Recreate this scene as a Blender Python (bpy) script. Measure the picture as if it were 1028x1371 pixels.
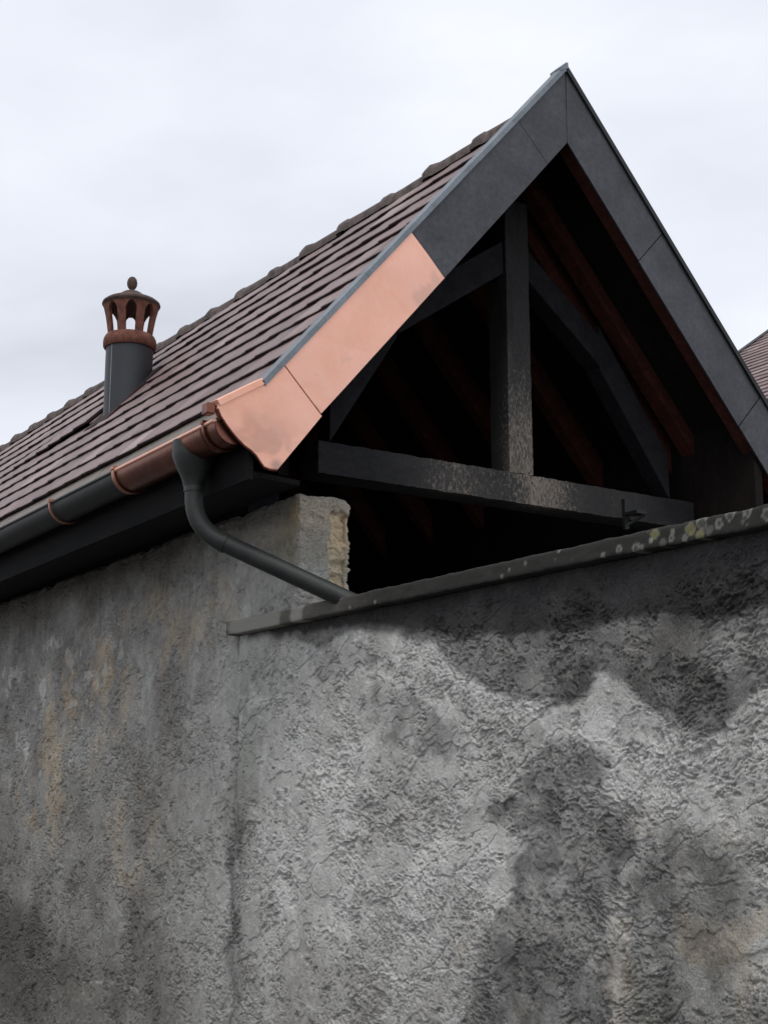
import bpy, math, random
import numpy as np
from mathutils import Vector, Matrix

for o in list(bpy.data.objects):
    bpy.data.objects.remove(o)
S = bpy.context.scene
COL = S.collection
R = math.radians
rng = random.Random(7)

# ------------------------------------------------------------------ camera
# world frame: X along the gable (right), Y along the ridge (back), Z up; apex above the origin
CAM = Vector((-4.794, -5.464, 1.6))
FPX, PITCH, YAW = 1913.9, R(12.208), R(-33.36)
CX, CY = 514.0, 685.5
cd = bpy.data.cameras.new('camera')
cam = bpy.data.objects.new('camera', cd)
COL.objects.link(cam)
cd.sensor_fit = 'HORIZONTAL'
cd.sensor_width = 36.0
cd.lens = FPX / 1028 * 36.0
cd.clip_end = 2000
U0 = Vector((math.cos(YAW), -math.sin(YAW), 0)); W0 = Vector((math.sin(YAW), math.cos(YAW), 0))
def to_b(v):      # level camera frame -> building frame
    return Vector((v.dot(U0), v.dot(W0), v.z))
FWD = to_b(Vector((0, math.cos(PITCH), math.sin(PITCH))))
UPV = to_b(Vector((0, -math.sin(PITCH), math.cos(PITCH))))
RGT = FWD.cross(UPV)
cam.matrix_world = Matrix(((RGT.x, UPV.x, -FWD.x, CAM.x), (RGT.y, UPV.y, -FWD.y, CAM.y),
                           (RGT.z, UPV.z, -FWD.z, CAM.z), (0, 0, 0, 1)))
S.camera = cam
def ray(px, py):
    return FWD + RGT * ((px - CX) / FPX) - UPV * ((py - CY) / FPX)
def on_x(px, py, x):
    r = ray(px, py); return CAM + r * ((x - CAM.x) / r.x)

# ------------------------------------------------------------------ sky, sun, exposure
SUN_EL, SUN_AZ = R(60), R(225)      # azimuth clockwise from +Y
wd = bpy.data.worlds.new('World'); S.world = wd; wd.use_nodes = True
nt = wd.node_tree; nt.nodes.clear()
def N(tree, t, **kw):
    n = tree.nodes.new(t)
    for k, v in kw.items(): setattr(n, k, v)
    return n
wo = N(nt, 'ShaderNodeOutputWorld'); bg = N(nt, 'ShaderNodeBackground')
sky = N(nt, 'ShaderNodeTexSky', sky_type='NISHITA'); sky.sun_disc = False
sky.sun_elevation = SUN_EL; sky.sun_rotation = SUN_AZ
sky.air_density = 1.2; sky.dust_density = 3.0
tc = N(nt, 'ShaderNodeTexCoord')
mp = N(nt, 'ShaderNodeMapping'); mp.inputs['Scale'].default_value = (1.0, 1.0, 2.6)
mp.inputs['Location'].default_value = (7.7, 4.4, 4.83)
n1 = N(nt, 'ShaderNodeTexNoise'); n1.inputs['Scale'].default_value = 1.35; n1.inputs['Detail'].default_value = 5
n1.inputs['Roughness'].default_value = .5; n1.inputs['Distortion'].default_value = .3
cr = N(nt, 'ShaderNodeValToRGB')
e = cr.color_ramp.elements
e[0].position = .27; e[0].color = (.56, .58, .63, 1)
e[1].position = .64; e[1].color = (1.0, 1.0, .99, 1)
m = e.new(.40); m.color = (.74, .77, .845, 1)
m = e.new(.52); m.color = (.85, .88, .95, 1)
mul = N(nt, 'ShaderNodeMixRGB', blend_type='MULTIPLY'); mul.inputs[0].default_value = 1
mul.inputs[2].default_value = (.1, .1, .1, 1)
mix = N(nt, 'ShaderNodeMixRGB'); mix.inputs[0].default_value = .9
L = nt.links.new
L(tc.outputs['Generated'], mp.inputs[0]); L(mp.outputs[0], n1.inputs['Vector']); L(n1.outputs[0], cr.inputs[0])
L(sky.outputs[0], mul.inputs[1]); L(mul.outputs[0], mix.inputs[1]); L(cr.outputs[0], mix.inputs[2])
L(mix.outputs[0], bg.inputs[0]); bg.inputs[1].default_value = 1.0; L(bg.outputs[0], wo.inputs[0])
sl = bpy.data.lights.new('sun', 'SUN'); sl.energy = 1.1; sl.angle = R(30); sl.color = (1, .96, .9)
so = bpy.data.objects.new('sun', sl); COL.objects.link(so)
sd = Vector((math.sin(SUN_AZ) * math.cos(SUN_EL), math.cos(SUN_AZ) * math.cos(SUN_EL), math.sin(SUN_EL)))
so.rotation_euler = sd.to_track_quat('Z', 'Y').to_euler()
so.location = sd * 40
S.view_settings.view_transform = 'Standard'; S.view_settings.look = 'None'
S.view_settings.exposure = 0.17; S.view_settings.gamma = 1.0; S.view_settings.use_curve_mapping = False

# ------------------------------------------------------------------ helpers
def mat(name):
    m = bpy.data.materials.new(name); m.use_nodes = True
    return m, m.node_tree, m.node_tree.nodes['Principled BSDF']
def link(t, a, b): t.links.new(a, b)
def noise(t, vec, scale, detail=4, rough=.55, dist=0.0):
    n = N(t, 'ShaderNodeTexNoise'); n.inputs['Scale'].default_value = scale
    n.inputs['Detail'].default_value = detail; n.inputs['Roughness'].default_value = rough
    n.inputs['Distortion'].default_value = dist
    if vec is not None: link(t, vec, n.inputs['Vector'])
    return n.outputs[0]
def ramp(t, fac, stops):
    n = N(t, 'ShaderNodeValToRGB'); el = n.color_ramp.elements
    while len(el) > 1: el.remove(el[-1])
    el[0].position = stops[0][0]; el[0].color = (*stops[0][1], 1)
    for p, c in stops[1:]:
        x = el.new(p); x.color = (*c, 1)
    link(t, fac, n.inputs[0]); return n.outputs[0]
def g(v): return (v, v, v)
def mixc(t, fac, a, b, mode='MIX'):
    n = N(t, 'ShaderNodeMixRGB', blend_type=mode)
    for s, i in ((fac, 0), (a, 1), (b, 2)):
        if isinstance(s, (int, float)): n.inputs[i].default_value = s
        elif isinstance(s, tuple): n.inputs[i].default_value = (*s, 1)
        else: link(t, s, n.inputs[i])
    return n.outputs[0]
def math_(t, op, a, b=None, clamp=False):
    n = N(t, 'ShaderNodeMath', operation=op); n.use_clamp = clamp
    for s, i in ((a, 0), (b, 1)):
        if s is None: continue
        if isinstance(s, (int, float)): n.inputs[i].default_value = s
        else: link(t, s, n.inputs[i])
    return n.outputs[0]
def bump(t, b, h, strength=.4, dist=.01):
    n = N(t, 'ShaderNodeBump'); n.inputs['Strength'].default_value = strength
    n.inputs['Distance'].default_value = dist
    link(t, h, n.inputs['Height']); link(t, n.outputs[0], b.inputs['Normal'])
def coords(t, kind='Object', scale=None):
    c = N(t, 'ShaderNodeTexCoord').outputs[kind]
    if scale:
        m_ = N(t, 'ShaderNodeMapping'); m_.inputs['Scale'].default_value = scale
        link(t, c, m_.inputs[0]); return m_.outputs[0]
    return c
def position(t, scale=None):
    c = N(t, 'ShaderNodeNewGeometry').outputs['Position']
    if scale:
        m_ = N(t, 'ShaderNodeMapping'); m_.inputs['Scale'].default_value = scale
        link(t, c, m_.inputs[0]); return m_.outputs[0]
    return c
def attr(t, name):
    return N(t, 'ShaderNodeAttribute', attribute_name=name).outputs['Fac']

class MB:
    def __init__(s): s.v = []; s.f = []
    def add(s, verts, faces):
        o = len(s.v); s.v += [tuple(p) for p in verts]; s.f += [tuple(i + o for i in f) for f in faces]; return s
    def box(s, lo, hi):
        (a, b, c), (d, e_, f) = lo, hi
        return s.hexa([(a, b, c), (d, b, c), (d, e_, c), (a, e_, c), (a, b, f), (d, b, f), (d, e_, f), (a, e_, f)])
    def hexa(s, p):
        return s.add(p, [(0, 3, 2, 1), (4, 5, 6, 7), (0, 1, 5, 4), (1, 2, 6, 5), (2, 3, 7, 6), (3, 0, 4, 7)])
    def prism(s, poly, y0, y1):      # poly in (x,z), extruded along y
        n = len(poly)
        vs = [(x, y0, z) for x, z in poly] + [(x, y1, z) for x, z in poly]
        fs = [tuple(range(n))[::-1], tuple(range(n, 2 * n))] + [(i, (i + 1) % n, (i + 1) % n + n, i + n) for i in range(n)]
        return s.add(vs, fs)
    def bar(s, a, b, w, h, up=(0, 0, 1)):
        a, b, up = Vector(a), Vector(b), Vector(up); d = (b - a).normalized()
        x = d.cross(up).normalized(); y = x.cross(d).normalized()
        q = [(-w / 2, -h / 2), (w / 2, -h / 2), (w / 2, h / 2), (-w / 2, h / 2)]
        return s.hexa([a + x * i + y * j for i, j in q] + [b + x * i + y * j for i, j in q])
    def tube(s, pts, rad, n=20, cap=True):
        pts = [Vector(p) for p in pts]; rr = rad if isinstance(rad, list) else [rad] * len(pts)
        d0 = (pts[1] - pts[0]).normalized(); nx = d0.orthogonal().normalized()
        vs = []; fs = []
        for i, p in enumerate(pts):
            a = pts[max(i - 1, 0)]; c = pts[min(i + 1, len(pts) - 1)]; d = (c - a).normalized()
            nx = (nx - d * nx.dot(d)).normalized(); ny = d.cross(nx)
            vs += [p + (nx * math.cos(2 * math.pi * k / n) + ny * math.sin(2 * math.pi * k / n)) * rr[i] for k in range(n)]
        for i in range(len(pts) - 1):
            fs += [(i * n + k, i * n + (k + 1) % n, (i + 1) * n + (k + 1) % n, (i + 1) * n + k) for k in range(n)]
        if cap: fs += [tuple(range(n))[::-1], tuple(range((len(pts) - 1) * n, len(pts) * n))]
        return s.add(vs, fs)
    def lathe(s, prof, c=(0, 0, 0), n=40):   # prof: (r,z), closed with caps if r=0 at ends
        vs = []; fs = []
        for r_, z in prof:
            vs += [(c[0] + r_ * math.cos(2 * math.pi * k / n), c[1] + r_ * math.sin(2 * math.pi * k / n), c[2] + z) for k in range(n)]
        for i in range(len(prof) - 1):
            fs += [(i * n + k, i * n + (k + 1) % n, (i + 1) * n + (k + 1) % n, (i + 1) * n + k) for k in range(n)]
        return s.add(vs, fs)
    def mesh(s, name, m, smooth=None):
        me = bpy.data.meshes.new(name); me.from_pydata(s.v, [], s.f); me.materials.append(m)
        if smooth is not None:
            me.shade_smooth()
            me.set_sharp_from_angle(angle=R(smooth))
        me.update(); return me
    def build(s, name, m, parent=None, smooth=None, bevel=0):
        o = bpy.data.objects.new(name, s.mesh(name, m, smooth)); COL.objects.link(o)
        if parent: o.parent = parent
        if bevel:
            b = o.modifiers.new('bevel', 'BEVEL'); b.width = bevel; b.segments = 2; b.limit_method = 'ANGLE'; b.angle_limit = R(40)
        return o
def empty(name, label, cat, loc=(0, 0, 0)):
    o = bpy.data.objects.new(name, None); COL.objects.link(o); o.location = loc
    o['label'] = label; o['category'] = cat; return o

# numpy noise ------------------------------------------------------
def vnoise(x, y, seed=0):
    xi = np.floor(x).astype(np.int64); yi = np.floor(y).astype(np.int64)
    fx = x - xi; fy = y - yi
    fx = fx * fx * fx * (fx * (fx * 6 - 15) + 10); fy = fy * fy * fy * (fy * (fy * 6 - 15) + 10)
    def h(a, b):
        k = (a * 374761393 + b * 668265263 + seed * 1274126177) & 0xffffffff
        k = ((k ^ (k >> 13)) * 1274126177) & 0xffffffff
        k = k ^ (k >> 16)
        return (k & 0xffff) / 65535.0
    return (h(xi, yi) * (1 - fx) + h(xi + 1, yi) * fx) * (1 - fy) + (h(xi, yi + 1) * (1 - fx) + h(xi + 1, yi + 1) * fx) * fy
def fbm(x, y, seed=0, oct=4, gain=.5):
    t = 0; a = 1; n = 0
    for i in range(oct):
        t = t + a * vnoise(x * 2 ** i + 17.3 * i, y * 2 ** i - 9.1 * i, seed + i); n += a; a *= gain
    return t / n
def sst(a, b, x):
    t = np.clip((x - a) / (b - a), 0, 1); return t * t * (3 - 2 * t)
def poly_mask(px, py, poly, soft):
    """1 inside polygon, fading over `soft` at its edge (signed distance)."""
    d = np.full(px.shape, 1e9); ins = np.zeros(px.shape, bool); n = len(poly)
    for i in range(n):
        ax, ay = poly[i]; bx, by = poly[(i + 1) % n]
        ex, ey = bx - ax, by - ay; wx, wy = px - ax, py - ay
        t = np.clip((wx * ex + wy * ey) / (ex * ex + ey * ey + 1e-12), 0, 1)
        d = np.minimum(d, np.hypot(wx - t * ex, wy - t * ey))
        c = ((ay > py) != (by > py)) & (px < (bx - ax) * (py - ay) / (by - ay + 1e-12) + ax)
        ins ^= c
    sd_ = np.where(ins, d, -d)
    return sst(-soft, soft, sd_)
def grid_mesh(name, P, attrs, m, smooth=True):
    """P: (nu,nv,3) array of points"""
    nu, nv = P.shape[:2]
    me = bpy.data.meshes.new(name)
    i = np.arange(nu * nv).reshape(nu, nv)
    q = np.stack([i[:-1, :-1], i[1:, :-1], i[1:, 1:], i[:-1, 1:]], -1).reshape(-1, 4)
    me.vertices.add(nu * nv); me.vertices.foreach_set('co', P.reshape(-1).astype(np.float32))
    me.loops.add(q.size); me.loops.foreach_set('vertex_index', q.reshape(-1).astype(np.int32))
    me.polygons.add(len(q)); me.polygons.foreach_set('loop_start', np.arange(0, q.size, 4, dtype=np.int32))
    me.update(calc_edges=True); me.validate()
    if smooth: me.shade_smooth()
    for k, a in attrs.items():
        at = me.attributes.new(k, 'FLOAT', 'POINT'); at.data.foreach_set('value', a.reshape(-1).astype(np.float32))
    me.materials.append(m); return me

# ------------------------------------------------------------------ materials
def m_render():
    m, t, b = mat('wall_render')
    p = position(t)
    big = noise(t, p, 2.2, 6, .62); mid = noise(t, p, 13, 7, .68, .5); fine = noise(t, p, 120, 4, .75)
    c = ramp(t, big, [(.3, (.29, .281, .264)), (.5, (.36, .351, .333)), (.7, (.45, .442, .422))])
    c = mixc(t, .5, c, ramp(t, noise(t, p, 4.5, 6, .65, .6), [(.3, (.50, .485, .455)), (.5, (.5, .5, .5)), (.7, (.485, .51, .51))]), 'OVERLAY')
    c = mixc(t, .85, c, ramp(t, mid, [(.28, g(.42)), (.5, g(.52)), (.72, g(.64))]), 'OVERLAY')
    c = mixc(t, .9, c, ramp(t, fine, [(.3, g(.30)), (.7, g(.70))]), 'OVERLAY')
    pale = attr(t, 'pale'); dirt_shade = attr(t, 'dirt_shade'); och = attr(t, 'ochre'); damp = attr(t, 'damp'); grn = attr(t, 'green')
    lime = attr(t, 'lime')
    brk = math_(t, 'MULTIPLY', math_(t, 'SUBTRACT', noise(t, p, 22, 8, .76), .5), 1.3)
    damp = math_(t, 'ADD', damp, math_(t, 'MULTIPLY', brk, math_(t, 'MULTIPLY', math_(t, 'MULTIPLY', damp, math_(t, 'SUBTRACT', 1.0, damp)), 3.2)), True)
    pale = math_(t, 'ADD', pale, math_(t, 'MULTIPLY', brk, .8), True)
    dirt_shade = math_(t, 'ADD', dirt_shade, math_(t, 'MULTIPLY', brk, -.6), True)
    c = mixc(t, pale, c, mixc(t, .5, (.66, .655, .63), ramp(t, mid, [(.3, g(.36)), (.7, g(.62))]), 'OVERLAY'))
    c = mixc(t, math_(t, 'MULTIPLY', och, .92), c, mixc(t, .5, (.70, .55, .36), ramp(t, mid, [(.3, g(.35)), (.7, g(.7))]), 'OVERLAY'))
    c = mixc(t, math_(t, 'MULTIPLY', grn, .5), c, (.27, .29, .25))
    c = mixc(t, lime, c, (.72, .71, .68))
    c = mixc(t, dirt_shade, c, mixc(t, 1.0, c, (.42, .40, .38), 'MULTIPLY'))
    c = mixc(t, damp, c, mixc(t, 1.0, c, (.105, .105, .112), 'MULTIPLY'))
    link(t, c, b.inputs['Base Color'])
    b.inputs['Roughness'].default_value = .93; b.inputs['Specular IOR Level'].default_value = .25
    pt = ramp(t, noise(t, p, 170, 3, .6), [(.36, g(0)), (.46, g(1))])
    hb = math_(t, 'ADD', math_(t, 'MULTIPLY', noise(t, p, 70, 5, .7), 1.2), math_(t, 'MULTIPLY', pt, .55))
    bump(t, b, hb, .85, .007)
    return m
M_RENDER = m_render()

def m_stone(name, base, rough=.9, scale=8, var=.3, bumps=.3, metallic=0):
    m, t, b = mat(name); p = position(t)
    a = noise(t, p, scale, 5, .6, .3); f = noise(t, p, scale * 9, 4, .7)
    c = mixc(t, var, base, ramp(t, a, [(.3, g(.15)), (.7, g(.85))]), 'OVERLAY')
    c = mixc(t, var * .7, c, ramp(t, f, [(.3, g(.2)), (.7, g(.8))]), 'OVERLAY')
    link(t, c, b.inputs['Base Color']); b.inputs['Roughness'].default_value = rough; b.inputs['Metallic'].default_value = metallic
    bump(t, b, f, bumps, .004); return m

def m_tile(name, far=False):
    m, t, b = mat(name)
    rnd = N(t, 'ShaderNodeObjectInfo').outputs['Random']; isl = N(t, 'ShaderNodeNewGeometry').outputs['Random Per Island']
    r_ = math_(t, 'FRACT', math_(t, 'ADD', rnd, isl))
    p = position(t)
    c = ramp(t, r_, [(0, (.13, .082, .078)), (.3, (.20, .128, .122)), (.6, (.17, .118, .116)), (.85, (.24, .160, .152)), (1, (.29, .215, .205))])
    a = noise(t, p, 5, 5, .6); f = noise(t, p, 60, 5, .7)
    c = mixc(t, .55, c, ramp(t, a, [(.3, g(.3)), (.7, g(.68))]), 'OVERLAY')
    c = mixc(t, .5, c, ramp(t, f, [(.3, g(.3)), (.7, g(.72))]), 'OVERLAY')
    li = ramp(t, noise(t, p, 26, 6, .75), [(.62, g(0)), (.72, g(1))])
    c = mixc(t, math_(t, 'MULTIPLY', li, .35), c, (.24, .23, .21))
    link(t, c, b.inputs['Base Color']); b.inputs['Roughness'].default_value = .5
    b.inputs['Specular IOR Level'].default_value = .5
    bump(t, b, f, .35, .003); return m
M_TILE = m_tile('clay_tile')
M_EDGE = m_stone('shade_tile_edge', (.026, .012, .013), .95, 20, .5)  # shadow lines between tile rows put into a darker edge colour
M_RIDGE = m_stone('mossy_ridge', (.10, .078, .072), .95, 14, .8, .7)

def m_copper_new():
    m, t, b = mat('new_copper'); p = position(t)
    a = noise(t, p, 3.5, 4, .55, .5); f = noise(t, p, 28, 5, .65, .8)
    c = ramp(t, a, [(.3, (.89, .475, .345)), (.55, (.92, .535, .415)), (.75, (.91, .56, .455))])
    c = mixc(t, .22, c, ramp(t, f, [(.3, g(.32)), (.7, g(.6))]), 'OVERLAY')
    sp = ramp(t, noise(t, p, 9, 6, .7), [(.64, g(0)), (.74, g(1))])
    c = mixc(t, math_(t, 'MULTIPLY', sp, .5), c, (.45, .22, .15))
    tn = attr(t, 'tarnish')
    c = mixc(t, tn, c, (.36, .235, .20))
    link(t, c, b.inputs['Base Color']); b.inputs['Metallic'].default_value = .72
    rg = N(t, 'ShaderNodeMapRange'); rg.inputs[3].default_value = .42; rg.inputs[4].default_value = .6
    link(t, f, rg.inputs[0]); link(t, rg.outputs[0], b.inputs['Roughness'])
    bump(t, b, a, .25, .02); return m
M_COPPER = m_copper_new()

def m_metal(name, base, metallic, rough, var=.35, sc=6, streak=False):
    m, t, b = mat(name); p = position(t, (1, 1, .25) if streak else None)
    a = noise(t, p, sc, 5, .6, .4); f = noise(t, p, sc * 9, 5, .7)
    c = mixc(t, var, base, ramp(t, a, [(.3, g(.2)), (.7, g(.8))]), 'OVERLAY')
    c = mixc(t, var * .8, c, ramp(t, f, [(.3, g(.25)), (.7, g(.75))]), 'OVERLAY')
    sp = ramp(t, noise(t, p, sc * 6, 3, .6), [(.74, g(0)), (.77, g(1))])
    c = mixc(t, math_(t, 'MULTIPLY', sp, .35), c, tuple(min(1, v * 2.6) for v in base))
    link(t, c, b.inputs['Base Color']); b.inputs['Metallic'].default_value = metallic
    rg = N(t, 'ShaderNodeMapRange'); rg.inputs[3].default_value = rough - .12; rg.inputs[4].default_value = rough + .12
    link(t, a, rg.inputs[0]); link(t, rg.outputs[0], b.inputs['Roughness'])
    bump(t, b, a, .2, .012); return m
M_DARK = m_metal('dark_patina_metal', (.055, .057, .065), .35, .5, .7, 4)
M_CAP = m_metal('blue_grey_metal', (.19, .215, .24), .6, .45)
M_GUT = m_metal('black_gutter_metal', (.013, .0145, .015), .2, .55)
M_PIPE = m_metal('grey_pipe_metal', (.024, .027, .026), .2, .52, .5, 9)
M_GUTCU = m_metal('brown_copper', (.19, .075, .052), .85, .34, .45, 7)
M_BRACK = m_metal('bracket_copper', (.42, .20, .14), .85, .42)
M_FLASH = m_metal('eave_flashing_sheet', (.17, .138, .115), .4, .5, .5, 5)
M_FLUE = m_metal('flue_metal', (.034, .036, .042), .3, .5, .25, 5, True)
M_TERRA = m_stone('terracotta', (.145, .055, .036), .9, 16, .75, .6)
M_SOOTY = m_stone('sooty_terracotta', (.085, .055, .045), .95, 18, .7, .6)

def m_wood(name, c1, c2, scale):
    m, t, b = mat(name); p = position(t, scale)
    a = noise(t, p, 10, 6, .68, .5); f = noise(t, position(t), 40, 5, .7)
    c = ramp(t, a, [(.3, c1), (.7, c2)])
    c = mixc(t, .5, c, ramp(t, f, [(.3, g(.25)), (.7, g(.7))]), 'OVERLAY')
    link(t, c, b.inputs['Base Color']); b.inputs['Roughness'].default_value = .85; b.inputs['Specular IOR Level'].default_value = .12
    bump(t, b, a, .5, .006); return m, t, b, c
M_WOOD, *_ = m_wood('dark_truss_timber', (.012, .012, .015), (.024, .024, .028), (1, 1, 1))
M_RAFT, *_ = m_wood('red_brown_rafter', (.05, .018, .014), (.10, .036, .028), (1, 1, 1))
M_SARK, *_ = m_wood('dark_sarking_board', (.010, .008, .008), (.02, .015, .013), (.4, 1, .4))
M_SOFF, *_ = m_wood('dark_soffit_board', (.006, .006, .007), (.012, .012, .012), (1, .2, 1))
def m_flaky(name, zfade):
    """timber whose dark paint has flaked to grey-white: more of it where the attribute says"""
    m, t, b, c = m_wood(name, (.018, .018, .020), (.036, .036, .037), (.25, 1, 1) if zfade == 'x' else (1, 1, .25))
    p = position(t, (1.0, 1, .45) if zfade == 'x' else (1.6, 1, .5))
    fl = noise(t, p, 85, 7, .8, .3)
    w = attr(t, 'worn')
    k = math_(t, 'SUBTRACT', math_(t, 'ADD', fl, math_(t, 'MULTIPLY', w, .30)), .70)
    k = math_(t, 'MULTIPLY', k, 9.0, True)
    c2 = mixc(t, noise(t, position(t), 30, 3), (.16, .155, .145), (.34, .31, .27))
    c2 = mixc(t, math_(t, 'MULTIPLY', noise(t, position(t), 14, 3), .5), c2, (.22, .14, .09))
    c = mixc(t, math_(t, 'MULTIPLY', math_(t, 'MULTIPLY', w, noise(t, p, 9, 5, .6)), .8, True), c, (.12, .118, .115))
    link(t, mixc(t, math_(t, 'MULTIPLY', k, .9), c, c2), b.inputs['Base Color']); return m
M_BEAM = m_flaky('flaking_painted_beam', 'x'); M_POST = m_flaky('flaking_painted_post', 'z')

def m_coping():
    m, t, b = mat('weathered_concrete'); p = position(t)
    a = noise(t, p, 7, 5, .6, .4); f = noise(t, p, 70, 5, .7)
    c = ramp(t, a, [(.3, (.062, .058, .052)), (.7, (.10, .095, .086))])
    c = mixc(t, .6, c, ramp(t, f, [(.3, g(.2)), (.7, g(.75))]), 'OVERLAY')
    c = mixc(t, attr(t, 'pale'), c, (.34, .33, .30))
    c = mixc(t, attr(t, 'black'), c, (.028, .027, .025))
    c = mixc(t, attr(t, 'lichen'), c, (.36, .36, .32))
    c = mixc(t, attr(t, 'yellow'), c, (.20, .19, .085))
    link(t, c, b.inputs['Base Color']); b.inputs['Roughness'].default_value = .95
    b.inputs['Specular IOR Level'].default_value = .3
    bump(t, b, f, .5, .005); return m
M_COP = m_coping()
M_PLAIN = m_stone('neighbour_plaster', (.55, .52, .46), .95, 4, .3)
M_GRAVEL = m_stone('ground_gravel', (.085, .082, .078), .97, 20, .6, .8)
M_DUST = m_stone('barn_floor', (.10, .095, .09), .97, 6, .5)

# ------------------------------------------------------------------ ground
gm = MB(); gm.add([(-400, -400, 0), (400, -400, 0), (400, 400, 0), (-400, 400, 0)], [(0, 1, 2, 3)])
gr = gm.build('ground', M_GRAVEL); gr['kind'] = 'structure'

# ------------------------------------------------------------------ house
TAN = math.tan(R(49.126)); COS = math.cos(R(49.126)); SIN = math.sin(R(49.126))
APEX = 5.670                    # top of the verge at the apex
TZ = 5.548                      # tile plane at x = 0
Y_END = 11.6
house = empty('house', 'grey rendered house with steep brown tiled roof and open dark timber gable', 'house')
def verge_z(x): return APEX - abs(x) * TAN
def tile_z(x): return TZ - abs(x) * TAN

# ---- eave wall: a displaced sheet that wraps round the broken wall end at the gable
WX, WXI, WYE = -1.46, -1.150, .36
def wall_relief(s, z, seed, rough_bias=0.0, drag=1.0):
    big = (fbm(s * 1.3, z * 1.3, seed, 3) - .5) * .05
    mid = (fbm(s * 7, z * 7, seed + 11, 4, .55) - .5) * .016
    rmask = sst(.42, .58, fbm(s * 5.5 + .3, z * 5.5, seed + 21, 4, .6) + rough_bias)
    # pits dragged by the float, direction changing from patch to patch
    h = 0
    ang = [(.55, 31), (-.5, 41), (1.35, 51), (2.4, 61)]
    wsum = 1e-6; acc = 0
    wx = s + (fbm(s * 14, z * 14, seed + 3, 2) - .5) * .045; wz = z + (fbm(s * 14 + 5, z * 14, seed + 4, 2) - .5) * .045
    for k, (a, sd_) in enumerate(ang):
        ca, sa = math.cos(a), math.sin(a)
        q = (wx * ca + wz * sa); r = (-wx * sa + wz * ca)
        n = fbm(q * 62, r * 150, seed + sd_, 3, .6)
        w = sst(.40, .66, fbm(s * 2.1 + 7 * k, z * 2.1 - 3 * k, seed + sd_ + 5, 2)) + 1e-3
        acc = acc + n * w; wsum = wsum + w
    n = acc / wsum
    dens = fbm(s * 9 + 2, z * 9, seed + 79, 4, .6)
    n2 = n + (vnoise(s * 210, z * 210, seed + 78) - .5) * .12 - (dens - .5) * .5 - (rmask - .5) * .07
    pits = -sst(.42, .33, n2) * .0066
    big_n = fbm(wx * 30, wz * 44, seed + 83, 3, .6)
    pits = pits - sst(.325, .27, big_n) * .011
    ridg = (n - .5) * .0045
    # thin skins of render with a crisp trowelled edge
    sk = fbm(wx * 2.6 + 3, wz * 3.4, seed + 85, 5, .55); sk2 = fbm(wx * 4.1 - wz * 2.0, wz * 4.5 + 8, seed + 87, 4, .55)
    skin = .0055 * sst(.49, .502, sk) + .0045 * sst(.52, .53, sk2) + .003 * sst(.018, 0, np.abs(sk - .505)) * rmask
    grains = (fbm(s * 130, z * 130, seed + 77, 2) - .5) * .004
    scr = np.abs(fbm(wx * 3.1 + wz * 1.5, wz * 9 - wx * 5, seed + 91, 2) - .5)
    scratch = -sst(.016, .0, scr) * .009 * sst(.5, .62, fbm(s * 2.4, z * 2.4, seed + 95, 2)) * drag
    return big + mid + (pits + ridg) * (.18 + .82 * rmask) + grains * (.35 + .65 * rmask) + scratch + skin, rmask

def path_wall():
    # path around: along y from far to the corner, across the end face, then back inside
    ds_far, ds = .0080, .0055
    ys = np.concatenate([np.arange(5.4, 1.2, -ds_far), np.arange(1.2, WYE + .03, -ds)])
    pts = [(WX, y, -1, 0) for y in ys]
    for a in np.linspace(0, 90, 7)[1:-1]:
        a = R(a); pts.append((WX + .03 - .03 * math.cos(a), WYE + .03 - .03 * math.sin(a), -math.cos(a), -math.sin(a)))
    xs = np.arange(WX + .03, WXI - .02, .005)
    pts += [(x, WYE, 0, -1) for x in xs]
    for a in np.linspace(0, 90, 6)[1:]:
        a = R(a); pts.append((WXI - .02 + .02 * math.sin(a), WYE + .02 - .02 * math.cos(a), math.sin(a), -math.cos(a)))
    pts += [(WXI, y, 1, 0) for y in np.arange(WYE + .03, WYE + .5, .02)]
    return np.array(pts)
pp = path_wall()
zs = np.concatenate([np.arange(0.27, 3.12, .0046), np.linspace(3.12, 3.15, 8)])
sarc = np.concatenate([[0], np.cumsum(np.hypot(np.diff(pp[:, 0]), np.diff(pp[:, 1])))])
SS, ZZ = np.meshgrid(sarc, zs, indexing='ij')
XX = np.repeat(pp[:, :1], len(zs), 1); YY = np.repeat(pp[:, 1:2], len(zs), 1)
NX = np.repeat(pp[:, 2:3], len(zs), 1); NY = np.repeat(pp[:, 3:4], len(zs), 1)
rel, rmask = wall_relief(SS, ZZ, 5, .06)
front = sst(.5, .9, -NY)                      # the end face
# broken right-hand part of the end face: ochre rubble core, hacked back
edge = -1.272 + (fbm(ZZ * 9, ZZ * 0, 201, 3) - .5) * .05
core = front * sst(-.006, .006, XX - edge) * sst(3.075, 3.055, ZZ + (fbm(XX * 25, ZZ * 0, 203, 2) - .5) * .05)
rel = rel * (1 - .45 * front)
rel = rel - core * (.026 - (fbm(XX * 22, ZZ * 22, 205, 3) - .5) * .045)
inner = sst(.3, .9, NX)
rel = rel + inner * (fbm(SS * 0 + 3, ZZ * 26, 207, 3) - .5) * .03
# the top of the wall is a ragged line, fading back under the timber
topz = 3.15 + (fbm(SS * 8, SS * 0, 209, 3) - .5) * .05 - .03 * sst(.6, .2, (YY - WYE)) * 0
ZD = np.minimum(ZZ, topz)
roundtop = sst(.03, 0, topz - ZZ) * .02
rel = rel - roundtop
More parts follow.
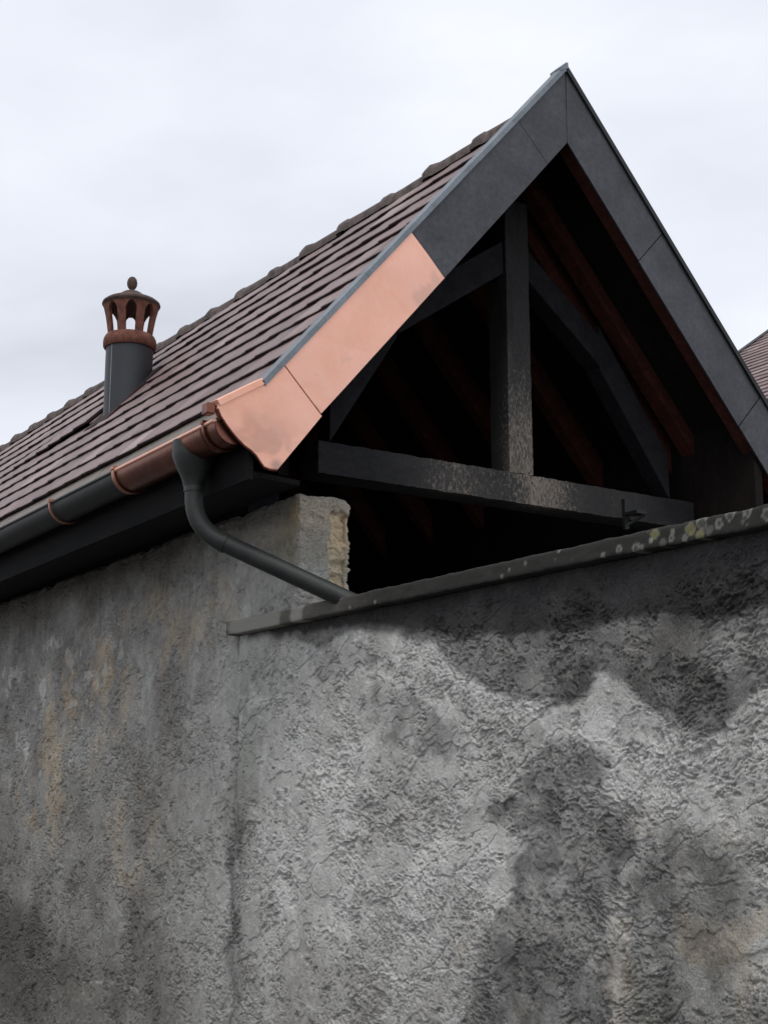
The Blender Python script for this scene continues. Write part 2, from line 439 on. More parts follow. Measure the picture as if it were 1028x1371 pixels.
# tuck the wall away behind the boundary wall
wobc = (fbm(ZZ * 3, ZZ * 0, 403, 5, .6) - .5) * .16
tuck = sst(.93, .90, YY - wobc) * sst(2.535, 2.525, ZZ) * .14
Pw = np.stack([XX + NX * rel + tuck * (NX < .5), YY + NY * rel + tuck * (NY < -.5) * .6, ZD], -1)
def img_xy(Pa):
    d = Pa - np.array(CAM); f = np.array(FWD); u_ = np.array(UPV); r_ = np.array(RGT)
    dz = d @ f; return CX + FPX * (d @ r_) / dz, CY - FPX * (d @ u_) / dz
def blobs(S_, Z_, items, seed, warp=.12, x_plane=WX):
    """soft stains and painted shade: each item is (photo x, photo y, radius along wall m, radius up m, strength)"""
    ws = S_ + (fbm(S_ * 5, Z_ * 5, seed, 4) - .5) * warp * 2; wz = Z_ + (fbm(S_ * 5 + 9, Z_ * 5, seed + 1, 4) - .5) * warp * 2
    out = np.zeros(S_.shape)
    for px, py, rs, rz, k in items:
        c = on_x(px, py, x_plane)
        d = np.hypot((ws - c.y) / rs, (wz - c.z) / rz)
        out = np.maximum(out, k * sst(1.25, .55, d))
    return out
och = blobs(YY, ZZ, [(400, 685, .13, .10, .95), (385, 720, .22, .14, .5), (405, 668, .10, .05, .85)], 301, .06)
och = np.maximum(och * (1 - front * .6), core)
rag = fbm(YY * 6.5, ZZ * 5, 311, 5, .6)
och = np.maximum(och, .55 * sst(.46, .66, rag) * blobs(YY, ZZ, [(110, 940, .9, .42, 1), (60, 1060, .6, .35, .9), (240, 830, .7, .3, .7), (330, 740, .3, .25, .6), (180, 1130, .5, .3, .6)], 303, .2))
pale = .9 * sst(.58, .68, fbm(YY * 7 + 4, ZZ * 6.5, 321, 5, .6)) * blobs(YY, ZZ, [(90, 900, 1.1, .3, .95), (10, 910, .35, .12, 1), (60, 990, .9, .3, .9), (290, 900, .35, .5, .7), (330, 800, .25, .25, .9)], 305, .15)
pale = np.maximum(pale, blobs(YY, ZZ, [(255, 972, .12, .05, .55), (330, 775, .2, .14, .5), (385, 765, .12, .08, .45), (280, 1080, .28, .5, .3)], 307, .07))
dirt_shade = np.clip(.28 + .55 * blobs(YY, ZZ, [(0, 1371, 2.6, 1.15, 1), (120, 1330, 1.6, .55, .9), (0, 1150, .8, .6, .7)], 309, .3)  # dirt, plus lens vignetting painted as darkening at the lower left
               + .35 * blobs(YY, ZZ, [(120, 760, 3.0, .28, 1), (0, 830, 1.2, .3, 1)], 313, .2) + (fbm(YY * 3, ZZ * 3, 317, 4) - .5) * .7, 0, 1)  # eaves' shadow painted in as a dark band along the wall top
dirt_shade = dirt_shade * (1 - .8 * core)
damp = .55 * blobs(YY, ZZ, [(20, 1290, .9, .35, .8), (320, 1250, .10, .75, .95)], 315, .1)
ds2 = fbm(YY * 14, ZZ * 1.6, 331, 3)
damp = np.maximum(damp, .16 * sst(.55, .75, ds2) * sst(2.2, 2.9, ZZ))
pale = np.maximum(pale, .42 * sst(1.9, .95, YY) * (.5 + fbm(YY * 5, ZZ * 5, 323, 4)) * (1 - front))
dirt_shade = dirt_shade * (1 - .5 * sst(1.7, .9, YY))
pale = pale * (1 - core); damp = damp * (1 - core)
grn = blobs(YY, ZZ, [(380, 740, .25, .12, .9), (318, 1000, .10, .7, .8), (250, 1180, .4, .3, .4)], 319, .1)
# scratch of pale render
c0, c1, c2 = on_x(105, 1315, WX), on_x(160, 1318, WX), on_x(205, 1337, WX)
lime = np.zeros(YY.shape)
for a, b_ in ((c0, c1), (c1, c2)):
    ex, ez = b_.y - a.y, b_.z - a.z
    tt = np.clip(((YY - a.y) * ex + (ZZ - a.z) * ez) / (ex * ex + ez * ez), 0, 1)
    dd = np.hypot(YY - a.y - tt * ex, ZZ - a.z - tt * ez) + (fbm(YY * 40, ZZ * 60, 335, 2) - .5) * .02
    lime = np.maximum(lime, sst(.012, .004, dd) * sst(.33, .5, fbm(YY * 16, ZZ * 16, 337, 2)))
lime *= .75
me = grid_mesh('eave_wall', Pw, dict(ochre=och, pale=pale, dirt_shade=dirt_shade, damp=damp, green=grn, lime=lime), M_RENDER)
o = bpy.data.objects.new('eave_wall', me); COL.objects.link(o); o.parent = house
o['label'] = 'grey rendered eave wall with broken ochre end'

# plain remaining walls
def wallbox(name, lo, hi, parent=house, m=M_RENDER):
    return MB().box(lo, hi).build(name, m, parent)
wallbox('wall_core', (WX + .17, WYE + .55, 0), (WXI - .02, 5.3, 3.12))
wallbox('wall', (WX, 5.41, 0), (WXI, Y_END - .3, 3.15))
wallbox('wall', (1.18, .36, 0), (1.46, Y_END - .3, 3.15))
bk = MB().prism([(-1.17, 0), (1.17, 0), (1.17, 3.9), (0, 5.25), (-1.17, 3.9)], Y_END - .55, Y_END - .3)
bk.build('gable_wall', M_RENDER, house)
fl = MB().box((-1.17, .4, .01), (1.17, Y_END - .56, .06)).build('floor', M_DUST, house)

# ---- roof deck, rafters, wall plates
roof = MB()
for sgn in (-1, 1):
    xe = 1.70 if sgn < 0 else 1.92
    pl = [(0, TZ - .055), (sgn * xe, tile_z(xe) - .055), (sgn * xe, tile_z(xe) - .085), (0, TZ - .085)]
    roof.prism(pl if sgn > 0 else pl[::-1], .07, Y_END)
roof_o = roof.build('roof', M_SARK, house)
roof_o['label'] = 'steep roof of flat brown clay tiles'
def rafter(sgn, y, m, w=.085, dep=.135, x1=1.86, x0=.03):
    zt = lambda x: tile_z(x) - .089
    pl = [(sgn * x0, zt(x0)), (sgn * x1, zt(x1)), (sgn * x1, zt(x1) - dep / COS * .62), (sgn * (x1 - .12), zt(x1 - .12) - dep / COS), (sgn * x0, zt(x0) - dep / COS)]
    MB().prism(pl if sgn > 0 else pl[::-1], y - w / 2, y + w / 2).build('rafter', m, house)
for i, y in enumerate([.06, .72, 1.34, 1.98, 2.62, 3.26, 3.9, 4.55, 5.2, 6.0, 7.0, 8.0, 9.0, 10.0]):
    for sgn in (-1, 1): rafter(sgn, y, M_RAFT)
for sgn in (-1, 1):     # wall plates and purlins
    MB().box((sgn * 1.32 - .09, .95, 3.155), (sgn * 1.32 + .09, Y_END - .6, 3.29)).build('wall_plate', M_WOOD, house)
for sgn in (-1, 1):     # boarding between wall head and roof deck
    pl = [(sgn * 1.36, 3.292), (sgn * 1.42, 3.292), (sgn * 1.42, tile_z(1.42) - .092), (sgn * 1.36, tile_z(1.36) - .092)]
    MB().prism(pl if sgn > 0 else pl[::-1],   .62 if sgn < 0 else .02, Y_END - .6).build('eave_boarding', M_SARK, house)
MB().hexa([(1.48, .47, 3.165), (1.90, .05, 3.10), (1.90, Y_END, 3.10), (1.48, Y_END, 3.165), (1.48, .47, 3.19), (1.90, .05, 3.125), (1.90, Y_END, 3.125), (1.48, Y_END, 3.19)]).build('soffit', M_SOFF, house)
MB().box((1.905, .05, 3.085), (1.93, Y_END, 3.40)).build('fascia_board', M_SOFF, house)
MB().box((-.06, .64, 5.02), (.06, Y_END - .6, 5.2)).build('ridge_beam', M_WOOD, house)

# ---- truss in the gable opening (front face at y = .45)
TY0, TY1 = .45, .62
def worn_grid(mesh_obj, fn):
    me_ = mesh_obj.data; at = me_.attributes.new('worn', 'FLOAT', 'POINT')
    for i, v in enumerate(me_.vertices): at.data[i].value = fn(v.co)
def timber(name, poly, y0, y1, m, cuts=0, fn=None):
    mb = MB().prism(poly, y0, y1)
    return mb.build(name, m, house, bevel=.006)
def subdiv_box(name, lo, hi, m, nx, nz, fn, wob=.004, seed=1):
    """box with a finely divided front face whose edges are a little uneven"""
    r2 = random.Random(seed); mb = MB()
    xs = [lo[0] + (hi[0] - lo[0]) * i / nx for i in range(nx + 1)]; zs_ = [lo[2] + (hi[2] - lo[2]) * j / nz for j in range(nz + 1)]
    fr = {}
    vs = []; fs = []
    for i, x in enumerate(xs):
        for j, z in enumerate(zs_):
            dz = (r2.random() - .5) * wob if j in (0, nz) else 0; dx = (r2.random() - .5) * wob if i in (0, nx) else 0
            fr[i, j] = len(vs); vs.append((x + dx, lo[1] + (r2.random() - .5) * wob * .4, z + dz))
    bk_ = {}
    for i, x in enumerate(xs):
        for j, z in enumerate(zs_):
            if i in (0, nx) or j in (0, nz):
                p = vs[fr[i, j]]; bk_[i, j] = len(vs); vs.append((p[0], hi[1], p[2]))
    for i in range(nx):
        for j in range(nz): fs.append((fr[i, j], fr[i + 1, j], fr[i + 1, j + 1], fr[i, j + 1]))
    for i in range(nx):
        fs.append((fr[i, 0], bk_[i, 0], bk_[i + 1, 0], fr[i + 1, 0])); fs.append((fr[i, nz], fr[i + 1, nz], bk_[i + 1, nz], bk_[i, nz]))
    for j in range(nz):
        fs.append((fr[0, j], fr[0, j + 1], bk_[0, j + 1], bk_[0, j])); fs.append((fr[nx, j], bk_[nx, j], bk_[nx, j + 1], fr[nx, j + 1]))
    mb.add(vs, fs); ob = mb.build(name, m, house, smooth=35); worn_grid(ob, fn); return ob
subdiv_box('tie_beam', (-1.29, TY0, 3.287), (1.30, TY1, 3.451), M_BEAM, 90, 6,
           lambda c: max(0, 1 - abs(c.x + .02) / .95) ** .6 * (1.05 if c.y < .5 else .3) * (0.75 + .25 * math.sin(c.x * 9)), .005, 3)
subdiv_box('king_post', (-.08, TY0 + .004, 3.455), (.082, TY1 - .004, 5.05), M_POST, 6, 60,
           lambda c: max(.35, min(1, (4.6 - c.z) / .9)) * (.85 if c.y < .5 else .15), .004, 4)
def strut(pts_low, thick, y0, y1, m=M_WOOD):
    (xa, za), (xb, zb) = pts_low
    pl = [(xa, za), (xb, zb), (xb, zb + thick), (xa, za + thick)]
    if xb > xa: pl = pl
    else: pl = [(xb, zb), (xa, za), (xa, za + thick), (xb, zb + thick)]
    timber('strut', pl, y0, y1, m)
strut([(-.085, 4.603), (-.80, 4.106)], .195, .47, .60)
strut([(-.80, 4.09), (-1.21, 3.455)], .30, .475, .595)
strut([(.087, 4.600), (.62, 4.180)], .185, .47, .60)
strut([(.62, 4.165), (1.135, 3.455)], .27, .475, .595)
# principal rafters of the truss, tucked under the deck
for sgn in (-1, 1):
    zt = lambda x: tile_z(x) - .09
    pl = [(sgn * .085, zt(.085)), (sgn * 1.45, zt(1.45)), (sgn * 1.45, zt(1.45) - .12), (sgn * .085, zt(.085) - .12)]
    timber('principal_rafter', pl if sgn > 0 else pl[::-1], .48, .59, M_RAFT)
# forged strap on the beam
st = MB().box((.725, .425, 3.225), (.755, .448, 3.40)).box((.725, .33, 3.30), (.80, .425, 3.318)).bar((.735, .44, 3.24), (.80, .34, 3.30), .022, .012)
st.build('iron_strap', M_GUT, house)

# ---- metal verge fascia
def fascia_panel(poly, m, y0=0.0, y1=.012, label=None, tarn=None, bend=.002):
    ob = MB().prism(poly, y0, y1).build('fascia_panel', m, house)
    if label: ob['label'] = label
    return ob
FH = .447
def rk(x, sgn=-1, low=0):     # point on top or bottom edge of the left/right rake
    return (sgn * x, APEX - x * TAN - (FH if low else 0))
def seam_low(x): return x - .207      # a seam perpendicular to the rake reaches the lower edge nearer the middle
def left_panel(xa, xb, m, label=None, dy=0.0):
    lo = lambda x: rk(max(seam_low(x), 0), -1, 1)
    top_a = (-xa, APEX - xa * TAN); top_b = (-xb, APEX - xb * TAN)
    pl = [top_a, top_b, lo(xb), lo(xa)] if xa > 0 else [top_a, top_b, lo(xb), rk(0, -1, 1)]
    return fascia_panel(pl, m, dy, dy + .012, label)
G = .004
left_panel(0, .352 - G, M_DARK)
left_panel(.352, 1.045 - G, M_DARK, None, -.003)
def copper_sheet(poly, label, tarn_fn, nmax=46, dy=-.006):
    """flat sheet with a dense front so tarnish and slight dents can vary over it"""
    x0 = min(p[0] for p in poly); x1 = max(p[0] for p in poly)
    import bmesh
    bm = bmesh.new()
    vs = [bm.verts.new((x, dy, z)) for x, z in poly]
    f = bm.faces.new(vs)
    ret = bmesh.ops.extrude_face_region(bm, geom=[f])
    ev = [v for v in ret['geom'] if isinstance(v, bmesh.types.BMVert)]
    for v in ev: v.co.y = dy + .012
    bmesh.ops.recalc_face_normals(bm, faces=bm.faces[:])
    for ax in (0, 2):
        lo_ = min(v.co[ax] for v in bm.verts); hi_ = max(v.co[ax] for v in bm.verts)
        n_ = nmax
        for i in range(1, n_):
            c = lo_ + (hi_ - lo_) * i / n_
            co = [0, 0, 0]; no = [0, 0, 0]; co[ax] = c; no[ax] = 1
            bmesh.ops.bisect_plane(bm, geom=bm.verts[:] + bm.edges[:] + bm.faces[:], plane_co=co, plane_no=no)
    for v in bm.verts:
        a = np.array([v.co.x]); b2 = np.array([v.co.z])
        v.co.y += float((fbm(a * 4, b2 * 4, 611, 2)[0] - .5) * .010)
    me_ = bpy.data.meshes.new('fascia_panel'); bm.to_mesh(me_); bm.free(); me_.materials.append(M_COPPER)
    at = me_.attributes.new('tarnish', 'FLOAT', 'POINT')
    X = np.array([v.co.x for v in me_.vertices]); Z = np.array([v.co.z for v in me_.vertices])
    at.data.foreach_set('value', tarn_fn(X, Z).astype(np.float32))
    ob = bpy.data.objects.new('fascia_panel', me_); COL.objects.link(ob); ob.parent = house; ob['label'] = label
    return ob
def t_straight(X, Z):
    d = (verge_z(0) + X * TAN) - Z          # drop below the top edge
    return np.clip(0 * d + .28 * sst(.6, .75, fbm(X * 9, Z * 9, 621, 4)) * sst(.2, .4, d), 0, 1)
copper_sheet([(-1.045, verge_z(1.045)), (-1.751, verge_z(1.751)), rk(seam_low(1.751), -1, 1), rk(seam_low(1.045), -1, 1)],
             'bright new copper fascia panel', t_straight)
def t_end(X, Z):
    k = .38 * sst(.20, .05, np.hypot((X + 1.86) / 1.5, Z - 3.245)) * sst(.40, .62, fbm(X * 11, Z * 11, 631, 4))
    k = np.maximum(k, .7 * sst(.05, .01, np.hypot(X + 1.775, Z - 3.155)))
    return np.clip(k, 0, 1)
end_poly = [(-1.755, verge_z(1.755)), (-1.858, 3.536), (-2.072, 3.404), (-2.078, 3.376), (-2.062, 3.345), (-2.035, 3.312), (-2.005, 3.28), (-1.972, 3.25),
            (-1.94, 3.226), (-1.905, 3.208), (-1.882, 3.190), (-1.862, 3.166), (-1.842, 3.143), (-1.81, 3.136), (-1.773, 3.138), (-1.541, 3.427)]
copper_sheet(end_poly, 'shaped copper end panel closing the gutter', t_end, 40)
# rolled lip down the curved edge
lip = [(-2.076, -.004, 3.376)] + [(x, -.004, z) for x, z in end_poly[4:15]]
MB().tube(lip, .006, 8).build('panel_lip', M_GUTCU, house, smooth=60)
def right_panel(xa, xb, m, dy):
    lo = lambda x: rk(max(x - .2, 0), 1, 1)
    pl = [(xa, verge_z(xa)), lo(xa) if xa > 0 else rk(0, 1, 1), lo(xb), (xb, verge_z(xb))]
    return fascia_panel(pl, m, dy, dy + .012)
right_panel(0.001 + G, .70 - G, M_DARK, -.002); right_panel(.70, 1.43 - G, M_DARK, 0); right_panel(1.43, 2.08, M_DARK, -.003)
for sgn in (-1, 1):      # timber board behind the metal
    pl = [(0, APEX - .02), (sgn * 1.74, verge_z(1.74) - .02), (sgn * 1.60, verge_z(1.60) - FH + .012), (0, APEX - FH + .012)] if sgn < 0 else [(0, APEX - .02), (2.07, verge_z(2.07) - .02), (2.07, verge_z(2.07) - FH + .012), (0, APEX - FH + .012)]
    MB().prism(pl, .0145 + .0005 * sgn, .0172).build('barge_board', M_SOFF, house)
# verge cap: folded edge along the top of the fascia
def cap(a, b, m, w=.05, h=.016, y=-.014, name='verge_cap'):
    d = (Vector((b[0], 0, b[1])) - Vector((a[0], 0, a[1]))).normalized(); n = Vector((-d.z, 0, d.x))
    if n.z < 0: n = -n
    A0 = Vector((a[0], 0, a[1])); B0 = Vector((b[0], 0, b[1]))
    p = []
    for q in (A0, B0):
        p.append([q + n * t + Vector((0, yy, 0)) for t, yy in ((-.014, y), (h - .003, y), (h, y + .004), (h + .004, y + w), (-.07, y + w), (-.07, y + w - .006), (h - .008, y + w - .01), (-.014, y + .012))])
    k = len(p[0]); vs = p[0] + p[1]
    fs = [(i, (i + 1) % k, (i + 1) % k + k, i + k) for i in range(k)] + [tuple(range(k))[::-1], tuple(range(k, 2 * k))]
    return MB().add(vs, fs).build(name, m, house)
xs_cap = [0.0, .62, 1.30, 1.852]
for i in range(3):
    cap((-xs_cap[i] - .001, verge_z(xs_cap[i]) + .0015 * (i % 2)), (-xs_cap[i + 1], verge_z(xs_cap[i + 1]) + .0015 * (i % 2)), M_CAP)
c_ = cap((-1.853, 3.540), (-2.075, 3.402), M_COPPER, w=.075); c_['label'] = 'bright copper verge cap'
cap((.001, APEX), (2.08, verge_z(2.08)), M_GUT)
# folded tip on the apex
MB().prism([(-.045, APEX - .035), (.012, APEX - .005), (.010, APEX + .028), (-.004, APEX + .026), (-.05, APEX - .018)][::-1], -.016, .07).build('apex_fold', M_CAP, house)
# little square spout end of the verge at the gutter
MB().box((-2.125, .0, 3.352), (-2.085, .055, 3.402)).build('verge_end_box', M_GUTCU, house, bevel=.004)

# ---- tiles
EXPO, TW, TL, TT = .235, .285, .29, .020
SD = Vector((-COS, 0, -SIN)); NRM = Vector((-SIN, 0, COS)); ALONG = Vector((0, 1, 0))
def tile_mesh(v):
    r2 = random.Random(40 + v); mb = MB(); w = TW - .001
    prof = [(0, 0), (.005, .002), (.026, .002), (.032, 0.0), (w * .5, -.0006 + r2.uniform(-.0004, .0006)), (w - .004, 0), (w, -.002)]
    rows = [(0, 0), (TL - .012, 0), (TL - .003, -.0015), (TL, -.005)]
    vs = []; n = len(prof)
    for d, dz in rows:
        for y, z in prof:
            edge_j = (r2.random() - .5) * .003 if d > TL - .01 else 0
            vs.append((y, d + edge_j, z + dz + TT))
    top = len(vs)
    for d in (0, TL - .002):
        for y in (0, w): vs.append((y, d, 0))
    fs = []
    for i in range(len(rows) - 1):
        for k in range(n - 1): fs.append((i * n + k, i * n + k + 1, (i + 1) * n + k + 1, (i + 1) * n + k))
    L_ = (len(rows) - 1) * n
    fs.append(tuple([top + 2] + [L_ + k for k in range(n)] + [top + 3])[::-1])
    fs.append((top, top + 2, top + 3, top + 1))
    fs.append(tuple([top] + [i * n for i in range(len(rows))] + [top + 2])[::-1]); fs.append(tuple([top + 1] + [i * n + n - 1 for i in range(len(rows))] + [top + 3]))
    # local axes: x along ridge, y down the slope, z off the roof
    return mb.add(vs, fs)
TMB = [tile_mesh(v) for v in range(5)]
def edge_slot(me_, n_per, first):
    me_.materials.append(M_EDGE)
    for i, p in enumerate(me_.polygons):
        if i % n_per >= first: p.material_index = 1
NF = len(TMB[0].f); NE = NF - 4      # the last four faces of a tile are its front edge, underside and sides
TME = []
for t in TMB:
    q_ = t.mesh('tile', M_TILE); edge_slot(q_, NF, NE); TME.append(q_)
def tile_matrix(side, row, y, lift=0, rot=0, roll=0):
    sd = Vector((side * COS, 0, -SIN)); nm = Vector((side * SIN, 0, COS)); al_ = Vector((0, 1, 0))
    # x axis so that the frame is right handed
    xa = sd.cross(nm)
    tilt = math.atan2(TT * .98, EXPO)
    end = Vector((0, 0, TZ)) + sd * (row * EXPO + .10 + rng.uniform(-.002, .002))     # lower edge of the tile
    s2 = (sd * math.cos(tilt) + nm * math.sin(tilt)).normalized(); n2 = xa.cross(s2).normalized()
    rm = Matrix.Rotation(rot, 3, n2); s2 = rm @ s2; x2 = rm @ xa
    rm = Matrix.Rotation(-roll, 3, s2); x2 = rm @ x2; n2 = rm @ n2
    org = end - s2 * TL + nm * (lift - .004)
    org.y = y
    M_ = Matrix(((x2.x, s2.x, n2.x, org.x), (x2.y, s2.y, n2.y, org.y), (x2.z, s2.z, n2.z, org.z), (0, 0, 0, 1)))
    return M_
CHC = Vector((-.70, 4.28, 0))     # flue axis
cand = []
NROW = 10
for row in range(1, NROW + 1):
    off = (.10 if row % 2 else .10 - TW / 2) + rng.uniform(-.02, .02)
    k = 0
    while off + k * TW < Y_END - .02:
        y = off + k * TW; k += 1
        if y < .055 - TW * .8: continue
        cx = -(row * EXPO - .02) * COS
        if abs(y + TW / 2 - CHC.y) < .22 and abs(cx - CHC.x) < .12: continue
        lift = rng.uniform(0, .0035)
        if row == 5 and 4.45 < y < 6.6: lift += .034 * (6.6 - y) / 2.15
        cand.append((row, y, lift, rng.uniform(-.006, .006)))
def seen(c):
    row, y, *_ = c
    P_ = Vector((-(row * EXPO) * COS, y, TZ - row * EXPO * SIN)) - CAM
    dz = P_.dot(FWD); x_ = CX + FPX * P_.dot(RGT) / dz
    return (0 if x_ > -30 else 100) + P_.length
cand.sort(key=seen)
for i, (row, y, lift, rot) in enumerate(cand):
    ymax = y
    mtx = tile_matrix(-1, row, y, lift, rot, rng.uniform(.006, .026))
    # the -1 side: local x runs along +Y or -Y depending on handedness
    if mtx[1][0] < 0: mtx.translation.y += TW
    if y < .052:
        mtx = mtx @ Matrix.Diagonal(((y + TW - .052) / TW, 1, 1, 1)); mtx.translation.y += (.052 - y) if mtx[1][0] > 0 else 0
    if i < 300:
        t_ = bpy.data.objects.new('tile', TME[i % 5]); COL.objects.link(t_); t_.parent = roof_o; t_.matrix_world = mtx
    else:
        if i == 300: far_t = MB()
        tm = TMB[i % 5]; far_t.add([mtx @ Vector(v) for v in tm.v], tm.f)
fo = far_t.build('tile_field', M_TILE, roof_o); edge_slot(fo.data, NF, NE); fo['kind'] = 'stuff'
rt = MB()
for row in range(1, NROW + 2):
    y = .06 if row % 2 else .06 - TW / 2
    while y < Y_END:
        mtx = tile_matrix(1, row, y, rng.uniform(0, .003), rng.uniform(-.005, .005))
        if mtx[1][0] < 0: mtx.translation.y += TW
        if y > .04: rt.add([mtx @ Vector(v) for v in TMB[0].v], TMB[0].f)
        y += TW
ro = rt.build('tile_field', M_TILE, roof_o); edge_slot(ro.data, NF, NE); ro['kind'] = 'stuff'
# ridge tiles: tapered half rounds, thick lipped end at the back
def ridge_mesh(v):
    r2 = random.Random(90 + v); mb = MB(); n = 10; L0 = .54
    rings = [(0, .110, 0), (.30, .114, .001), (.43, .117, .002), (.45, .122, .005), (.50, .125, .007), (.535, .123, .005), (L0, .116, .001)]
    vs = []; fs = []
    for yy, r_, up in rings:
        for k in range(n + 1):
            jr = r_ * (1 + (r2.random() - .5) * .05)
            a = math.pi * k / n
            vs.append((jr * math.cos(a) * .80, yy + (r2.random() - .5) * .006, up * 1.1 - .062 + (jr / .128) ** 1.6 * .118 * math.sin(a) ** .8))
    for i in range(len(rings) - 1):
        for k in range(n): fs.append((i * (n + 1) + k, i * (n + 1) + k + 1, (i + 1) * (n + 1) + k + 1, (i + 1) * (n + 1) + k))
    fs.append(tuple(range(n + 1))); fs.append(tuple(range((len(rings) - 1) * (n + 1), len(rings) * (n + 1)))[::-1])
    return mb.add(vs, fs).mesh('ridge_tile', M_RIDGE, 50)
RMES = [ridge_mesh(v) for v in range(3)]
y = .205; k = 0
while y < Y_END:
    t_ = bpy.data.objects.new('ridge_tile', RMES[k % 3]); COL.objects.link(t_); t_.parent = roof_o
    t_.location = (rng.uniform(-.006, .006), y, 5.517 + rng.uniform(-.004, .004)); t_.rotation_euler = (R(rng.uniform(-.5, .2)), 0, R(rng.uniform(-.6, .6)))
    y += .502; k += 1
# first short piece behind the apex fold
t_ = bpy.data.objects.new('ridge_tile', RMES[1]); COL.objects.link(t_); t_.parent = roof_o; t_.location = (0, -.30 + .0, 5.512); t_.scale = (1, .9, 1); t_.location.y = .055 - .0
t_.scale = (.96, .37, .93)

# ---- eave flashing sheets
def sheet(y0, y1, dz=0):
    pr = [(-1.52, 5.548 - 1.52 * TAN - .010 + .0), (-1.70, 3.555), (-2.052, 3.352), (-2.064, 3.338), (-2.062, 3.333), (-2.048, 3.342), (-1.70, 3.547), (-1.52, 5.548 - 1.52 * TAN - .018)]
    pr = [(x, z + dz) for x, z in pr]
    return MB().prism(pr, y0, y1).build('eave_flashing', M_FLASH, house)
yb = [.06, .83, 1.62, 2.44, 3.25, 4.1, 5.0, 6.0, 7.0, 8.0, 9.0, 10.0, 11.6]
for i in range(len(yb) - 1): sheet(yb[i], yb[i + 1] + .03, .0025 * (i % 2))

# ---- gutter
GX, GZ, GR = -1.983, 3.325, .093
def gutter(y0, y1, m, r=GR, label=None, end=False, bead=True, beadm=None):
    n = 18; th = .003; vs = []; fs = []
    a = [math.pi + math.pi * k / n for k in range(n + 1)]
    for yy in (y0, y1):
        for rr in (r, r - th):
            for q in a: vs.append((GX + rr * math.cos(q), yy, GZ + rr * math.sin(q)))
    m1 = n + 1
    for k in range(n):
        fs += [(k, k + 1, 2 * m1 + k + 1, 2 * m1 + k), (m1 + k + 1, m1 + k, 3 * m1 + k, 3 * m1 + k + 1)]
        fs += [(k + 1, k, m1 + k, m1 + k + 1), (2 * m1 + k, 2 * m1 + k + 1, 3 * m1 + k + 1, 3 * m1 + k)]
    fs += [(0, 2 * m1, 3 * m1, m1), (n, m1 + n, 3 * m1 + n, 2 * m1 + n)]
    if end:
        vs.append((GX, y0 - .0, GZ)); c = len(vs) - 1
        fs += [(c, k + 1, k) for k in range(n)]
    o_ = MB().add(vs, fs).build('gutter', m, house, smooth=50)
    if label: o_['label'] = label
    if bead:
        b = MB().tube([(GX - r + .001, y0, GZ + .004), (GX - r + .001, y1, GZ + .004)], .0095, 12).build('rim_bead', beadm or m, o_, smooth=60)
    return o_
g1 = gutter(.018, 1.15, M_GUTCU, GR + .002, 'glossy brown copper gutter section', True, True, M_COPPER)
g2 = gutter(1.13, Y_END, M_GUT, GR - .002, 'weathered black gutter section')
def bracket(y, parent, r=GR + .006, m=M_BRACK, w=.016):
    n = 16; vs = []; fs = []
    a = [math.pi + R(-14) + (math.pi + R(10)) * k / n for k in range(n + 1)]
    for yy in (y - w / 2, y + w / 2):
        for rr in (r + .007, r):
            for q in a: vs.append((GX + rr * math.cos(q), yy, GZ + rr * math.sin(q)))
    m1 = n + 1
    for k in range(n):
        fs += [(k, k + 1, 2 * m1 + k + 1, 2 * m1 + k), (m1 + k + 1, m1 + k, 3 * m1 + k, 3 * m1 + k + 1), (k + 1, k, m1 + k, m1 + k + 1), (2 * m1 + k, 2 * m1 + k + 1, 3 * m1 + k + 1, 3 * m1 + k)]
    fs += [(0, 2 * m1, 3 * m1, m1), (n, m1 + n, 3 * m1 + n, 2 * m1 + n)]
    mb = MB().add(vs, fs)
    mb.box((GX - r - .012, y - w * .7, GZ + .008), (GX - r + .020, y + w * .7, GZ + .024))
    return mb.build('gutter_bracket', m, parent, smooth=40)
bracket(1.135, g2, w=.03); bracket(2.03, g2); bracket(.12, g1, m=M_GUTCU, w=.02)
for y in (3.3, 4.5, 5.7, 6.9, 8.1): bracket(y, g2, m=M_GUT)
# moulded end band of the gutter
MB().tube([(GX + (GR + .004) * math.cos(math.pi + math.pi * k / 14), .155, GZ + (GR + .004) * math.sin(math.pi + math.pi * k / 14)) for k in range(15)], .007, 8).build('gutter_seam', M_GUTCU, g1, smooth=60)
# fascia board and soffit
MB().box((-1.905, .02, 3.085), (-1.880, Y_END, 3.36)).build('fascia_board', M_SOFF, house)
MB().hexa([(-1.878, .02, 3.10), (WX - .02, .30, 3.165), (WX - .02, Y_END, 3.165), (-1.878, Y_END, 3.10), (-1.878, .02, 3.125), (WX - .02, .30, 3.19), (WX - .02, Y_END, 3.19), (-1.878, Y_END, 3.125)]).build('soffit', M_SOFF, house)

# ---- downpipe
def arc_pts(p0, p1, p2, r=.14, n=9):
    p0, p1, p2 = Vector(p0), Vector(p1), Vector(p2)
    d0 = (p0 - p1).normalized(); d1 = (p2 - p1).normalized()
    a, c = p1 + d0 * r, p1 + d1 * r
    return [a * (1 - t) ** 2 + p1 * 2 * t * (1 - t) + c * t * t for t in [i / n for i in range(n + 1)]]
J = (-1.985, .395, 2.915); TOPP = (-1.985, .40, 3.15); E1 = (-1.478, -.005, 2.606); E2 = (-1.400, -.067, 2.558)
pts = [Vector(TOPP)] + arc_pts(TOPP, J, E1, .15, 12) + [Vector(J).lerp(Vector(E1), .6), Vector(E1), Vector(E2)]
pipe = MB().tube(pts, .043, 24).build('downpipe', M_PIPE, house, smooth=40)
pipe['label'] = 'dark metal downpipe bending from gutter to coping'
